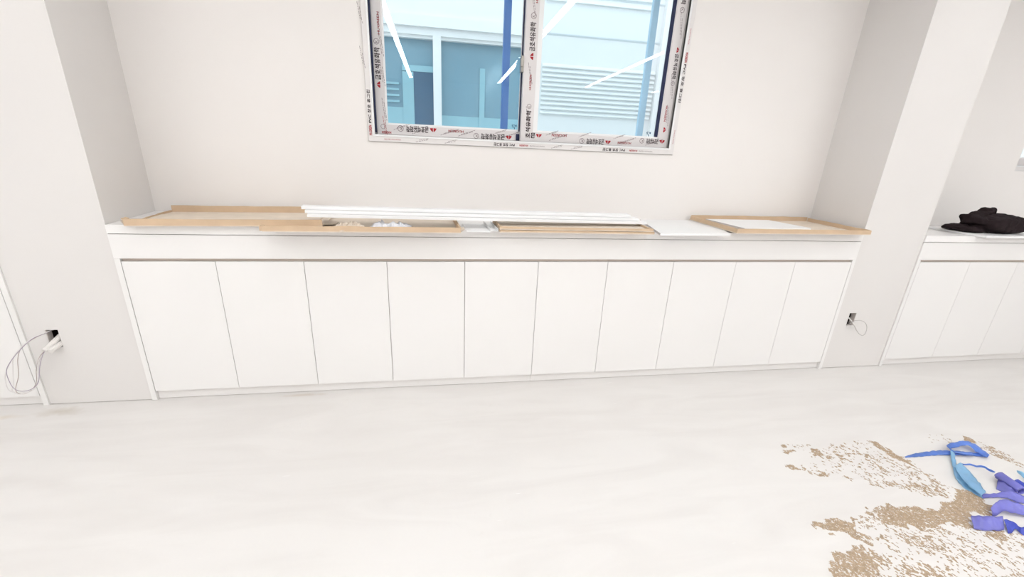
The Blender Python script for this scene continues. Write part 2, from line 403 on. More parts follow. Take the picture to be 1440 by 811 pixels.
XU, ZU = Vector((1, 0, 0)), Vector((0, 0, 1))
def window(idx, dx, label, printed, dy=0.0):
    """sliding window: film-covered frame, two inner sashes, an outer pair of sashes with blue film"""
    root = bpy.data.objects.new('window_%d' % idx, None); COL.objects.link(root); root.location = (dx, dy, 0)
    struct(root, label)
    yf = D - 0.012                                   # face of the frame, a little proud of the wall
    fw = 0.036; e = 0.002
    # frame: four members, each with a raised inner lip
    f = MB()
    L, R, B, T = WL + e, WR - e, WB + e, WT - e
    for (x0, x1, z0, z1) in ((L, R, B, B + fw), (L, R, T - fw, T), (L, L + fw, B + fw, T - fw), (R - fw, R, B + fw, T - fw)):
        f.box(x0, x1, yf, D + 0.19, z0, z1)
    fr = f.build('frame', M_frame, root, bevel=0.0012)
    li = 0.010; l = MB(); a, b, c, d = L + fw - li, R - fw + li, B + fw - li, T - fw + li
    for (x0, x1, z0, z1) in ((a, b, c, c + li), (a, b, d - li, d), (a, a + li, c + li, d - li), (b - li, b, c + li, d - li)):
        l.box(x0, x1, yf - 0.004, yf + 0.02, z0, z1)
    l.build('frame_lip', M_pvc, fr, bevel=0.001)
    tr = MB(); tr.box(L + fw, R - fw, D + .086, D + .092, B + fw, B + fw + .012); tr.build('track', M_pvc, fr)
    p = MB()
    if printed:
        yp = yf - 0.0006; zm = B + (fw - li) / 2
        for (x0, x1) in ((1.92, 1.80), (2.60, 2.46)):
            put_text(p, SMALL, 1, (x0, yp, zm), -XU, -ZU, 0, fit=x0 - x1, fith=.016, bold=.0012)
        for x in (2.00, 2.68): put_text(p, RED, 1, (x, yp, zm), -XU, -ZU, 1, fit=.05, fith=.010, bold=.0005)
        for x in (1.28, 2.10, 2.78): put_text(p, 'WINDOW FRAME', 1, (x, yp, zm), -XU, -ZU, 1 if x < 1.5 else 2, fit=.09, fith=.006)
        for x in (1.36, 1.52, 2.14, 2.26): dashes(p, (x, yp, zm - .008), XU, ZU, 1, .06, .0019, 2, .2)
        xm = L + (fw - li) / 2
        put_text(p, SMALL, 1, (xm, yp, 1.40), ZU, -XU, 0, fit=.16, fith=.016, bold=.0012)
        put_text(p, RED, 1, (xm, yp, 1.338), ZU, -XU, 1, fit=.05, fith=.014, bold=.0008)
        xm = R - (fw - li) / 2
        put_text(p, SMALL, 1, (xm, yp, 1.80), -ZU, XU, 0, fit=.20, fith=.016, bold=.0012)
        put_text(p, RED, 1, (xm, yp, 1.86), -ZU, XU, 1, fit=.05, fith=.014, bold=.0008)
        for z in (1.45, 1.98): put_text(p, 'WINDOW FRAME', 1, (xm, yp, z), -ZU, XU, 1, fit=.08, fith=.006)
        for z in (1.66, 1.86, 2.02): dashes(p, (L + .007, yp, z), ZU, -XU, 1, .07, .0019, 2, .15)
        p.build('printing', [M_ink, M_red, M_greyink], fr)
    # inner sashes
    def sash(x0, x1, y0, wl, wr, bz, film, nm='sash'):
        z0, z1 = B + fw + .002, T - fw - .002; y1 = y0 + .030
        s = MB(); s.box(x0, x1, y0, y1, z0, z0 + bz).box(x0, x1, y0, y1, z1 - bz, z1).box(x0, x0 + wl, y0, y1, z0 + bz, z1 - bz).box(x1 - wr, x1, y0, y1, z0 + bz, z1 - bz)
        so = s.build(nm, film, root, bevel=0.0012)
        bd = MB(); q = .010; ql = .010 if wl < .06 else .026; X0, X1, Z0, Z1 = x0 + wl, x1 - wr, z0 + bz, z1 - bz
        for (a, b, c, d) in ((X0, X1, Z0, Z0 + q), (X0, X1, Z1 - q, Z1), (X0, X0 + ql, Z0 + q, Z1 - q), (X1 - q, X1, Z0 + q, Z1 - q)):
            bd.box(a, b, y0 + .003, y0 + .012, c, d)
        bd.build('glazing_bead', M_pvc, so)
        MB().box(X0 + .001, X1 - .001, y0 + .014, y0 + .0142, Z0 + .001, Z1 - .001).build('glass_pane', M_glass, so)
        return so, (X0, X1, Z0, Z1, z0)
    xm = 1.972
    bl = 0.050
    lo, (a0, a1, c0, c1, zb) = sash(L + fw + .008, xm + .035, D + .056, .050, .048, bl, M_film)
    ro, (b0, b1, d0, d1, zb2) = sash(xm - .014, R - fw - .004, D + .014, .072, .062, bl, M_film)
    # dark navy strips along the sash edges
    MB().box(L + fw + .0005, L + fw + .0075, D + .010, D + .05, B + fw + .01, T - fw - .002).build('dark_strip', M_navy, fr)
    MB().box(b1 - .024, b1 - .006, D + .013, D + .026, d0 + .009, d1 - .009).build('dark_strip', M_navy, ro)
    MB().box(xm - .021, xm - .0145, D + .046, D + .052, zb + .05, T - fw - .004).build('dark_strip', M_navy, ro)
    MB().box(xm - .034, xm - .0145, D + .048, D + .0555, zb, zb + .036).build('corner_block', M_navy, ro)
    k = MB(); k.box(xm - .030, xm - .015, D + .006, D + .05, 1.70, 1.78).box(xm - .034, xm - .022, D - .004, D + .006, 1.725, 1.765)
    k.build('latch', M_metal, ro, bevel=.002)
    if printed:
        p = MB(); yp = D + .056 - .0006; zt, zl = zb + .034, zb + .015
        logo_line(p, (1.262, yp, zt), (1.475, yp, zt), -ZU, .030)
        logo_line(p, (1.690, yp, zl), (1.912, yp, zl), -ZU, .028)
        put_text(p, RED, 1, (1.63, yp, zt), -XU, -ZU, 1, fit=.085, fith=.013, bold=.0005)
        for x in (1.34, 1.50, 1.60, 1.85): dashes(p, (x, yp, zb + .008), XU, ZU, 1, .085, .0021, 2)
        for x in (1.24, 1.80): dashes(p, (x, yp, zb + .026), XU, ZU, 1, .07, .0019, 2)
        put_text(p, RED, 1, (1.225, yp, zb + .010), -XU, -ZU, 1, fit=.05, fith=.012, bold=.0006)
        x = a0 - .030
        logo_line(p, (x, yp, 1.81), (x, yp, 1.58), -XU, .026)
        put_text(p, RED, 1, (x + .014, yp, 1.83), ZU, -XU, 1, fit=.10, fith=.011, bold=.0005)
        for z in (1.44, 1.53, 1.70, 1.84): dashes(p, (x + .012, yp, z), -ZU, XU, 1, .09, .0021, 2 if z > 1.5 else 1, .12)
        ring(p, (x + .012, yp, 1.386), .013, XU, ZU, 2)
        p.build('printing', [M_ink, M_red, M_greyink], lo)
        p = MB(); yp = D + .014 - .0006; zt, zl = zb + .034, zb + .016
        x = (xm - .014 + b0) / 2 + .006
        wings(p, (2.067, yp, zt - .002), .017, -XU, -ZU, 1)
        put_text(p, BIG[:1], 1, (2.045, yp, zt - .002), -XU, -ZU, 0, fit=.027, fith=.027, bold=.0016)
        put_text(p, BIG[1:], 1, (x, yp, zt - .016), ZU, -XU, 0, fit=.145, fith=.028, bold=.0016)
        ring(p, (x, yp, zt + .150), .013, XU, ZU, 2); put_text(p, 'K', 1, (x, yp, zt + .143), ZU, -XU, 2, fit=.011, fith=.013)
        logo_line(p, (x, yp, 1.985), (x, yp, 1.765), -XU, .028)
        put_text(p, RED, 1, (x, yp, 1.615), ZU, -XU, 1, fit=.075, fith=.012, bold=.0005)
        put_text(p, RED, 1, (x + .014, yp, 2.03), ZU, -XU, 1, fit=.09, fith=.012, bold=.0005)
        for z in (1.53, 1.75, 2.08): dashes(p, (x - .018, yp, z), -ZU, XU, 1, .09, .0021, 2, .2)
        put_text(p, RED, 1, (2.235, yp, zt + .006), -XU, -ZU, 1, fit=.09, fith=.014, bold=.0005)
        logo_line(p, (2.318, yp, zl), (2.512, yp, zl), -ZU, .028)
        put_text(p, RED, 1, (2.645, yp, zl), -XU, -ZU, 1, fit=.085, fith=.013, bold=.0005)
        logo_line(p, (2.70, yp, zt), (2.862, yp, zt), -ZU, .028)
        for q in (2.13, 2.56, 2.74): dashes(p, (q, yp, zb + .008), XU, ZU, 1, .10, .0021, 2)
        for q in (2.11, 2.31, 2.53): dashes(p, (q, yp, zb + .036), XU, ZU, 1, .06, .0019, 2)
        x = R - fw - .034
        wings(p, (x + .002, yp, 1.448), .015, ZU, XU, 1)
        put_text(p, RED, 1, (x - .006, yp, 1.58), -ZU, XU, 1, fit=.085, fith=.012, bold=.0005)
        logo_line(p, (x + .010, yp, 1.69), (x + .010, yp, 1.885), XU, .022)
        logo_line(p, (x, yp, 2.055), (x, yp, 2.27), XU, .026)
        for z in (1.47, 1.62, 1.93): dashes(p, (x + .02, yp, z), ZU, -XU, 1, .10, .0021, 2, .12)
        p.build('printing', [M_ink, M_red, M_greyink], ro)
        # small dark stamps in the lower pane corners
        for (pane, xs, yq) in ((lo, a1 - .045, D + .0695), (ro, b1 - .075, D + .0275)):
            p = MB(); put_text(p, 'KS', 1, (xs + .028, yq, c0 + .030), -XU, -ZU, 0, fit=.028, fith=.012, bold=.0012)
            put_text(p, 'L', 1, (xs + .018, yq, c0 + .016), -XU, -ZU, 0, fit=.012, fith=.010, bold=.001)
            p.build('pane_stamp', [M_dark], pane)
    # outer pair of sashes, their stiles still in blue film
    def outer(x0, x1, y0, mL, mR, ws):
        z0, z1 = B + fw + .002, T - fw - .002; y1 = y0 + .028
        s = MB(); s.box(x0 + ws, x1 - ws, y0, y1, z0, z0 + .045, 0).box(x0 + ws, x1 - ws, y0, y1, z1 - .045, z1, 0)
        s.box(x0, x0 + ws, y0, y1, z0, z1, 1).box(x1 - ws, x1, y0, y1, z0, z1, 2)
        so = s.build('outer_sash', [M_pvc, mL, mR], root)
        MB().box(x0 + ws, x1 - ws, y0 + .012, y0 + .0122, z0 + .045, z1 - .045).build('glass_pane', M_glass2, so)
    outer(L + fw - .02, 1.896, D + .112, M_pvc, M_bluefilm, .040)
    outer(1.862, 2.772, D + .146, M_bluefilm, M_palefilm, .036)
    return root
window(1, 0, 'white sliding window with printed protective film, blue film strips behind the glass', True)
window(2, PERIOD, 'window in the right niche, only its lower left corner in view', False, 0.085)

# ------------------------------------------------------------------ building across the alley
YB = 2.5
nb = thing('neighbouring_building', 'pale building outside the window with white framed panes and louvres', 'building', (0, YB, 0))
lx0, lx1, lz0, lz1 = 2.30, 3.70, 1.615, 2.06           # louvre field
gx0, gx1, gz0, gz1 = 0.35, 2.42, 1.30, 2.19            # window
mb = MB(); wall_grid(mb, -3.5, 9, -1.0, 4.6, 0, 0.2, [(gx0, gx1, gz0, gz1)])
weld(mb.build('wall', M_clad, nb))
mb = MB()
for z in (2.60, 2.285): mb.prism([(-.002, z), (-.012, z + .012), (-.012, z + .018), (-.002, z + .02)], 2.32, 3.70)
mb.build('cladding_joint', M_cladjoint, nb)
for (z0, z1, x0, x1, n) in ((lz0, lz1, lx0 + .24, 3.69, 11), (2.55, 2.86, 2.54, 3.60, 5)):
    mb = MB(); st = (z1 - z0) / n
    for k in range(n):
        z = z0 + k * st; mb.prism([(0, z), (-.022, z + .003), (-.022, z + .010), (0, z + st * .85)], x0, x1)
    mb.build('louvre', M_clad, nb)
MB().box(3.70, 3.74, -.05, 0, -1, 4.6).build('corner_trim', M_clad, nb)
mb = MB()                                             # white window head, sill and mullions
mb.box(gx0 - .1, gx1 + .05, -.06, .0, 2.25, 2.335).box(gx0 - .05, gx1 + .02, -.03, .0, 2.19, 2.25)
mb.box(1.515, 1.588, -.03, .04, gz0, 2.19).box(gx0, gx1, -.01, .05, 2.165, 2.19).box(gx0, gx1, -.03, .05, gz0, gz0 + .06)
mb.build('window_frame', M_pvc, nb)
MB().box(gx0, gx1, .05, .07, gz0, 2.19).build('window_glass', M_extglass, nb)
mb = MB(); mb.box(1.335, 1.515, .035, .049, 1.45, 1.905); mb.build('dark_panel', M_dark, nb)
M_pale = mat('pale_blue_panel', (0.30, 0.52, 0.60), 0.4, 0.04, 4, 0.4)
mb = MB(); mb.box(1.235, 1.335, .03, .049, 1.36, 1.90).box(1.235, 1.515, .03, .049, 1.905, 1.955).box(1.95, 2.0, .036, .049, 1.36, 1.97).box(1.588, 2.42, .044, .049, 1.36, 1.55)
mb.box(.7, 1.235, .04, .049, 1.36, 1.60)
for z in (1.64, 1.69, 1.74, 1.79): mb.box(.7, 1.2, .036, .049, z, z + .018)
mb.build('inner_reflection_panel', M_pale, nb)
mb = MB(); mb.box(1.50, 1.76, -.035, -.03, 1.452, 1.458).box(1.50, 1.506, -.035, -.03, 1.40, 1.452).box(1.754, 1.76, -.035, -.03, 1.40, 1.452); mb.build('small_bracket', M_clad, nb)
struct(MB().box(-3.5, 9, D + .2, YB, -1.1, -1.0).build('alley_ground', M_ground))

# ------------------------------------------------------------------ things on the countertop
def tray(label, x0, y0, x1, y1, depth, h, z, tilt=0.0, left=True, right=True, back=True, inner=None, group='flat cardboard trays on the countertop', hb=None, hs=None):
    """open flat carton: base, front/back/side walls with a folded lip; (x0,y0)-(x1,y1) is its front edge"""
    L = math.hypot(x1 - x0, y1 - y0); rz = math.atan2(y1 - y0, x1 - x0)
    t = thing('cardboard_tray', label, 'cardboard', (x0, y0, z), (0, -tilt, rz), group); th = 0.004; hb = hb or h; hs = hs or h
    MB().box(0, L, 0, depth, 0, th).build('base', M_cardin, t)
    def wall(a, b, c, d, hh, nm):
        mb = MB(); n = 14; along = (b - a) > (d - c); vs = []; fs = []
        for i in range(n + 1):
            f = i / n; wob = rng.normal(0, .0007); tp = hh + rng.normal(0, .0008)
            if along:
                x = a + (b - a) * f; ring_ = [(x, c + wob, th), (x, c + wob, tp), (x, d + wob, tp), (x, d + wob, th)]
            else:
                y = c + (d - c) * f; ring_ = [(a + wob, y, th), (a + wob, y, tp), (b + wob, y, tp), (b + wob, y, th)]
            vs += ring_
        for i in range(n):
            for k in range(4): fs.append((4 * i + k, 4 * i + 4 + k, 4 * i + 4 + (k + 1) % 4, 4 * i + (k + 1) % 4))
        fs += [(0, 1, 2, 3), (4 * n + 3, 4 * n + 2, 4 * n + 1, 4 * n)]
        mb.add(vs, fs); return mb.build(nm, M_card, t)
    wall(0, L, 0, .009, h, 'front_wall')
    if back: wall(.01, L - .01, depth - .009, depth, hb, 'back_wall')
    if left: wall(0, .009, .010, depth - .010, hs, 'side_wall')
    if right: wall(L - .009, L, .010, depth - .010, h, 'side_wall')
    return t, L
def flap(t, pts, mt, nm='corner_flap', th=.003):
    mb = MB(); n = len(pts); vs = [Vector(p) for p in pts] + [Vector(p) + Vector((0, 0, th)) for p in pts]
    mb.add(vs, [tuple(range(n)), tuple(range(2 * n - 1, n - 1, -1))] + [(i, (i + 1) % n, (i + 1) % n + n, i + n) for i in range(n)]); return mb.build(nm, mt, t)
# lower middle tray (B), overhanging the counter edge
tB, LB = tray('low brown cardboard tray hanging over the counter edge, left of the middle gap', 0.670, -0.128, 1.570, -0.108, 0.40, 0.027, ZC + .0005, left=False, back=False)
flap(tB, [(LB, .001, .004), (LB + .022, .03, .012), (LB + .02, .07, .016), (LB, .09, .010)], M_cardin)
flap(tB, [(-.012, .004, .003), (0, .002, .003), (0, .05, .003), (-.014, .045, .003)], M_card, th=.02)
# left tray (A), resting on the counter and on B
tA, LA = tray('big brown cardboard tray at the left column, its right end lying in the next tray', 0.074, -0.040, 0.912, -0.032, 0.44, 0.032, ZC + .0012, tilt=.0105, right=False, hb=.036, hs=.012)
flap(tA, [(-.040, .055, .014), (0, .002, .002), (0, .05, .004), (-.030, .075, .016)], M_cardin)
flap(tA, [(-.034, .050, .024), (0, .004, .025), (0, .055, .026), (-.026, .075, .027)], M_card)
flap(tA, [(LA - .01, .02, .006), (LA + .055, .05, .003), (LA + .06, .11, .004), (LA - .01, .14, .010)], M_cardin)
MB().box(0.02, .80, .055, .30, .0045, .0105).build('liner_sheet', M_cardin, tA)['label'] = 'cream sheet inside the tray'
# middle tray (C), two thin layers
tC, LC = tray('thin cardboard tray right of the middle gap, lower layer of two', 1.770, -0.075, 2.610, -0.080, 0.30, 0.013, ZC + .0005)
tC2, LC2 = tray('thin cardboard frame lying on another tray, beside the white board', 1.768, -0.077, 2.600, -0.084, 0.29, 0.0140, ZC + .0160)
# right tray (E)
tE, LE = tray('brown cardboard tray against the right column with a white panel inside', 3.098, -0.086, 3.990, -0.075, 0.495, 0.026, ZC + .0125, hb=.030)
flap(tE, [(LE, .003, .004), (LE + .022, .02, .010), (LE + .020, .05, .012), (LE, .06, .006)], M_card)
# white boards
def board(name, pts, z, th, label, edge=None, mt=M_white):
    n = len(pts); mb = MB(); vs = [(p[0], p[1], z) for p in pts] + [(p[0], p[1], z + th) for p in pts]
    fs = [tuple(range(n)), tuple(range(n, 2 * n))] + [(i, (i + 1) % n, (i + 1) % n + n, i + n) for i in range(n)]
    mb.add(vs, fs); mb.m = [0, 0] + [1 if (edge is not None and i in edge) else 0 for i in range(n)]
    return tag(mb.build(name, [mt, M_edgeshade]), label, 'board')
board('white_board', [(2.632, -.104), (3.062, -.088), (3.20, .40), (2.74, .385)], ZC + .0005, .011, 'flat white board between two cardboard trays, left edge shaded grey', edge=[3])
board('white_board', [(3.196, -.012), (3.675, .034), (3.614, .335), (3.159, .331)], ZC + .0175, .013, 'white panel lying in the cardboard tray by the right column', edge=[3])
board('white_sheet', [(1.602, -.075), (1.722, -.072), (1.722, .18), (1.602, .18)], ZC + .0005, .002, 'small white sheet in the gap between cardboard trays')
board('white_board', [(4.882, -.052), (5.75, -.045), (5.74, .34), (4.852, .290)], ZC + .0005, .012, 'white panel under the black cloth right of the right column')
# short U channel
t = tag(MB().box(0, .042, 0, .25, 0, .0015).box(0, .002, 0, .25, .0015, .014).box(.040, .042, 0, .25, .0015, .014).build('channel_strip', M_white), 'short white U-shaped channel leaning left beside the thin trays', 'strip')
t.location = (1.722, -.062, ZC + .003); t.rotation_euler = (0, 0, .02)
# three long rails
LR = ((0.815, 1.795), (0.835, 1.800), (0.842, 1.780))
labs = ('lowest of the three long white rails lying across the trays', 'middle of the three stacked long white rails', 'topmost of the three long white rails, just below the wall')
for i in range(3):
    z = .9455 + i * .0150; y = -.042 + i * .022; x = 0.850 - i * .013 - (0.006 if i == 2 else 0)
    L = 1.765 + .01 * (i == 0) - .02 * i
    mb = MB(); prof = [(0, 0), (.062, 0), (.062, .0135), (.006, .0135), (.0045, .0118), (0, .0118)]
    mb.prism(prof, 0, L)
    r = tag(mb.build('white_rail', M_white, bevel=.0006), labs[i], 'rail', 'long white rails on the trays')
    r.location = (x, y, z + .0185); r.rotation_euler = (0, .0128, .052)
# crumpled wraps in the middle tray
def crumple(name, cx, cy, z, sx, sy, h, label, mt, seed, rot=0):
    mb = MB(); n = 22; vs = []
    for i in range(n + 1):
        for k in range(n + 1):
            u, v = i / n - .5, k / n - .5
            q = Vector((u * 7 + seed, v * 7, seed)); hh = abs(noise.noise(q)) * h + abs(noise.noise(q * 2.3)) * h * .5
            x = u * sx + noise.noise(q * 1.3 + Vector((9, 0, 0))) * sx * .09; y = v * sy + noise.noise(q * 1.3 + Vector((0, 9, 0))) * sy * .12
            e = max(abs(u), abs(v)) * 2; hh *= (1 - e ** 4) ; vs.append((x * math.cos(rot) - y * math.sin(rot) + cx, x * math.sin(rot) + y * math.cos(rot) + cy, z + hh))
    fs = [(i * (n + 1) + k, (i + 1) * (n + 1) + k, (i + 1) * (n + 1) + k + 1, i * (n + 1) + k + 1) for i in range(n) for k in range(n)]
    mb.add(vs, fs); o = mb.build(name, mt); sm = o.modifiers.new('s', 'SOLIDIFY'); sm.thickness = .0015; sm.offset = 1
    return tag(o, label, 'wrapping')
crumple('crumpled_wrap', 1.235, -.02, ZC + .0055, .20, .15, .050, 'crumpled bluish white plastic wrap under the long rails', M_wrap, 3.1, .1)
crumple('crumpled_paper', 1.04, -.045, ZC + .0055, .13, .11, .045, 'crumpled brownish paper beside the end of the left tray', M_cardin, 8.7, .5)

# ------------------------------------------------------------------ black cloth bundle
def blob(parts, name, mt, label, vox=.0075, amp=.010, parent=None):
    me = bpy.data.meshes.new('b'); bm = bmesh.new()
    for (c, s, r) in parts:
        mtx = Matrix.Translation(c) @ Matrix.Rotation(r[2], 4, 'Z') @ Matrix.Rotation(r[1], 4, 'Y') @ Matrix.Rotation(r[0], 4, 'X') @ Matrix.Diagonal((*s, 1))
        vs = bmesh.ops.create_icosphere(bm, subdivisions=4, radius=1)['verts']
        for v in vs:                                  # squarer than a ball, like folded cloth
            v.co = mtx @ Vector([math.copysign(abs(c_) ** .55, c_) for c_ in v.co])
    bm.to_mesh(me); bm.free(); o = bpy.data.objects.new('b', me); COL.objects.link(o)
    r = o.modifiers.new('r', 'REMESH'); r.mode = 'VOXEL'; r.voxel_size = vox
    dg = bpy.context.evaluated_depsgraph_get(); dg.update()
    m2 = bpy.data.meshes.new_from_object(o.evaluated_get(dg)); bpy.data.objects.remove(o)
    m2.calc_loop_triangles(); nrm = [v.normal.copy() for v in m2.vertices]
    for v, n in zip(m2.vertices, nrm):
        q = v.co; d = noise.noise(Vector((q.x * 9, q.y * 16, q.z * 30))) * amp + (.35 - abs(noise.noise(Vector((q.x * 20 + q.z * 25 + 3, q.y * 22, q.z * 18 - q.x * 12))))) * amp * 1.1
        v.co = q + n * d
        if v.co.z < 0.0: v.co.z = 0.0
    m2.materials.clear(); m2.materials.append(mt); m2.polygons.foreach_set('use_smooth', [True] * len(m2.polygons))
    o = bpy.data.objects.new(name, m2); COL.objects.link(o); o.name = name
    if parent: o.parent = parent
    return o
g = thing('dark_cloth_bundle', 'folded black cloth garment lying on the countertop right of the right column', 'clothing', (4.90, 0, ZC + .0125))
blob([((.262, .10, .050), (.185, .10, .046), (0, .02, .10)), ((.312, .12, .066), (.118, .10, .044), (0, -.02, .1)), ((.20, .13, .035), (.15, .08, .030), (0, .02, .1))], 'folded_body', M_cloth, None, parent=g, vox=.006)
blob([((.145, .13, .076), (.125, .075, .026), (0, -.02, .22)), ((.19, .13, .088), (.075, .06, .020), (0, -.10, .2)), ((.055, .15, .082), (.040, .035, .010), (0, .5, .3)), ((.05, .14, .062), (.035, .03, .008), (0, -.3, .3))], 'folded_sleeve', M_cloth, None, parent=g, amp=.011, vox=.005)
blob([((.19, .17, .112), (.095, .045, .016), (0, -.24, .25)), ((.245, .18, .132), (.050, .035, .012), (0, .12, .2)), ((.285, .18, .130), (.014, .020, .018), (0, .5, .2))], 'collar', M_cloth, None, parent=g, amp=.009, vox=.005)
blob([((.10, .15, .017), (.16, .10, .016), (0, .04, .2)), ((-.045, .17, .022), (.03, .03, .012), (0, -.2, .2)), ((.0, .15, .030), (.05, .05, .012), (0, -.1, .2))], 'lower_fold', M_cloth, None, parent=g, amp=.009, vox=.005)

# ------------------------------------------------------------------ loose wires in the two column outlets
def yp(px, py, y): return at(px, py, 1, y)
c = thing('wire_bundle', 'loose loop of wires and two white conduits hanging from the left column outlet', 'wires', (-.375, YC, .35))
inv = Matrix.Translation(-Vector((-.375, YC, .35)))
def wire(parent, inv, pts, r, mt, nm='wire', n=8):
    P = [inv @ Vector(p) for p in spline(pts, 8)]
    return MB().tube(P, r, n).build(nm, mt, parent, smooth=True)
def conduit(parent, inv, a, b, r):
    a, b = Vector(a), Vector(b); N = 40
    pts = [inv @ (a + (b - a) * k / N) for k in range(N + 1)]; rr = [r * (1 if k % 2 else .88) for k in range(N + 1)]
    return MB().tube(pts, rr, 12).build('conduit', mt_c, parent, smooth=False)
mt_c = M_conduit
conduit(c, inv, (-.356, .050, .372), yp(62, 493.5, -.055), .0125)
conduit(c, inv, (-.354, .050, .338), yp(70, 494, -.050), .0125)
LW = [([(-.385, .04, .396), yp(66, 467, -.01), yp(48, 474, -.06), yp(32, 486, -.09), yp(18, 503, -.10), yp(8, 524, -.10), yp(8, 537, -.10), yp(12, 548, -.10), yp(22, 552, -.09), yp(36, 551, -.09), yp(50, 544, -.08), yp(55, 533, -.07), yp(54, 515, -.06), yp(58, 500, -.05), yp(63, 493, -.055)], .0017, M_wire),
      ([(-.382, .04, .394), yp(64, 468.5, -.012), yp(46, 476, -.07), yp(30, 490, -.10), yp(15, 508, -.115), yp(9, 522, -.115), yp(14, 538, -.11), yp(21, 547, -.11), yp(32, 550, -.10), yp(46, 546, -.09), yp(54, 536, -.075), yp(56, 515, -.062), yp(60, 499, -.053), yp(63, 494, -.055)], .0015, M_wire2),
      ([(-.380, .04, .394), yp(62, 469, -.015), yp(44, 478, -.065), yp(30, 489, -.09), yp(25, 505, -.095), yp(26, 528, -.10), yp(22, 548, -.10), yp(30, 554, -.095), yp(42, 550, -.085), yp(51, 538, -.075), yp(51, 520, -.065), yp(55, 503, -.055), yp(62, 494, -.055)], .0014, M_wire3),
      ([(-.388, .04, .392), yp(60, 470, -.018), yp(40, 480, -.07), yp(20, 500, -.105), yp(18, 520, -.11), yp(19, 540, -.11), yp(17, 549, -.105), yp(26, 554, -.10), yp(38, 552, -.09), yp(50, 545, -.08), yp(53, 530, -.07), yp(53, 512, -.06), yp(59, 498, -.052), yp(64, 493, -.05)], .0018, M_wire)]
for pts, r, mt in LW: wire(c, inv, pts, r, mt)
c = thing('wire_bundle', 'thin white wire loop hanging out of the right column outlet', 'wires', (4.145, YC, .34))
inv = Matrix.Translation(-Vector((4.145, YC, .34)))
wire(c, inv, [(4.128, .05, .34), yp(1192, 456, .012), yp(1198.5, 452.3, -.02), yp(1203, 450.5, -.04), yp(1210, 450.5, -.05), yp(1216, 453, -.05), yp(1219, 459, -.05), yp(1217.5, 467, -.05), yp(1213.5, 471.5, -.05), yp(1208.5, 469.5, -.045), yp(1204, 463.5, -.035), yp(1199.5, 455, -.015), (4.136, .05, .372)], .0020, M_greywire)
wire(c, inv, [(4.150, .05, .365), yp(1197, 450, -.005), yp(1201, 456, -.02), yp(1206, 462.5, -.025)], .0022, M_wire)
wire(c, inv, [(4.130, .05, .372), yp(1194.5, 448, .0), yp(1199, 453.5, -.02), yp(1203, 459, -.03), yp(1207, 467, -.035)], .0024, M_conduit)

# ------------------------------------------------------------------ sandy residue on the floor
def Z(x, y): return (1080 + x / 3.669, 590 + y / 3.669)      # reading scale of the close-up
def poly(pts): return [tuple(fl(*Z(*p))[:2]) for p in pts]
def inside(P, x, y):
    r = np.zeros(x.shape, bool); n = len(P)
    for i in range(n):
        (x1, y1), (x2, y2) = P[i], P[(i + 1) % n]
        c_ = ((y1 > y) != (y2 > y)) & (x < (x2 - x1) * (y - y1) / (y2 - y1 + 1e-12) + x1); r ^= c_
    return r
_G = rng.random((256, 256))
def vn(x, y):
    xi, yi = np.floor(x).astype(int), np.floor(y).astype(int); fx, fy = x - xi, y - yi
    fx, fy = fx * fx * (3 - 2 * fx), fy * fy * (3 - 2 * fy)
    g_ = lambda a, b: _G[a % 256, b % 256]
    return (g_(xi, yi) * (1 - fx) + g_(xi + 1, yi) * fx) * (1 - fy) + (g_(xi, yi + 1) * (1 - fx) + g_(xi + 1, yi + 1) * fx) * fy
dv = fl(*Z(750, 240)) - fl(*Z(515, 110)); dv.normalize(); du = Vector((-dv.y, dv.x, 0))      # streak direction on the floor
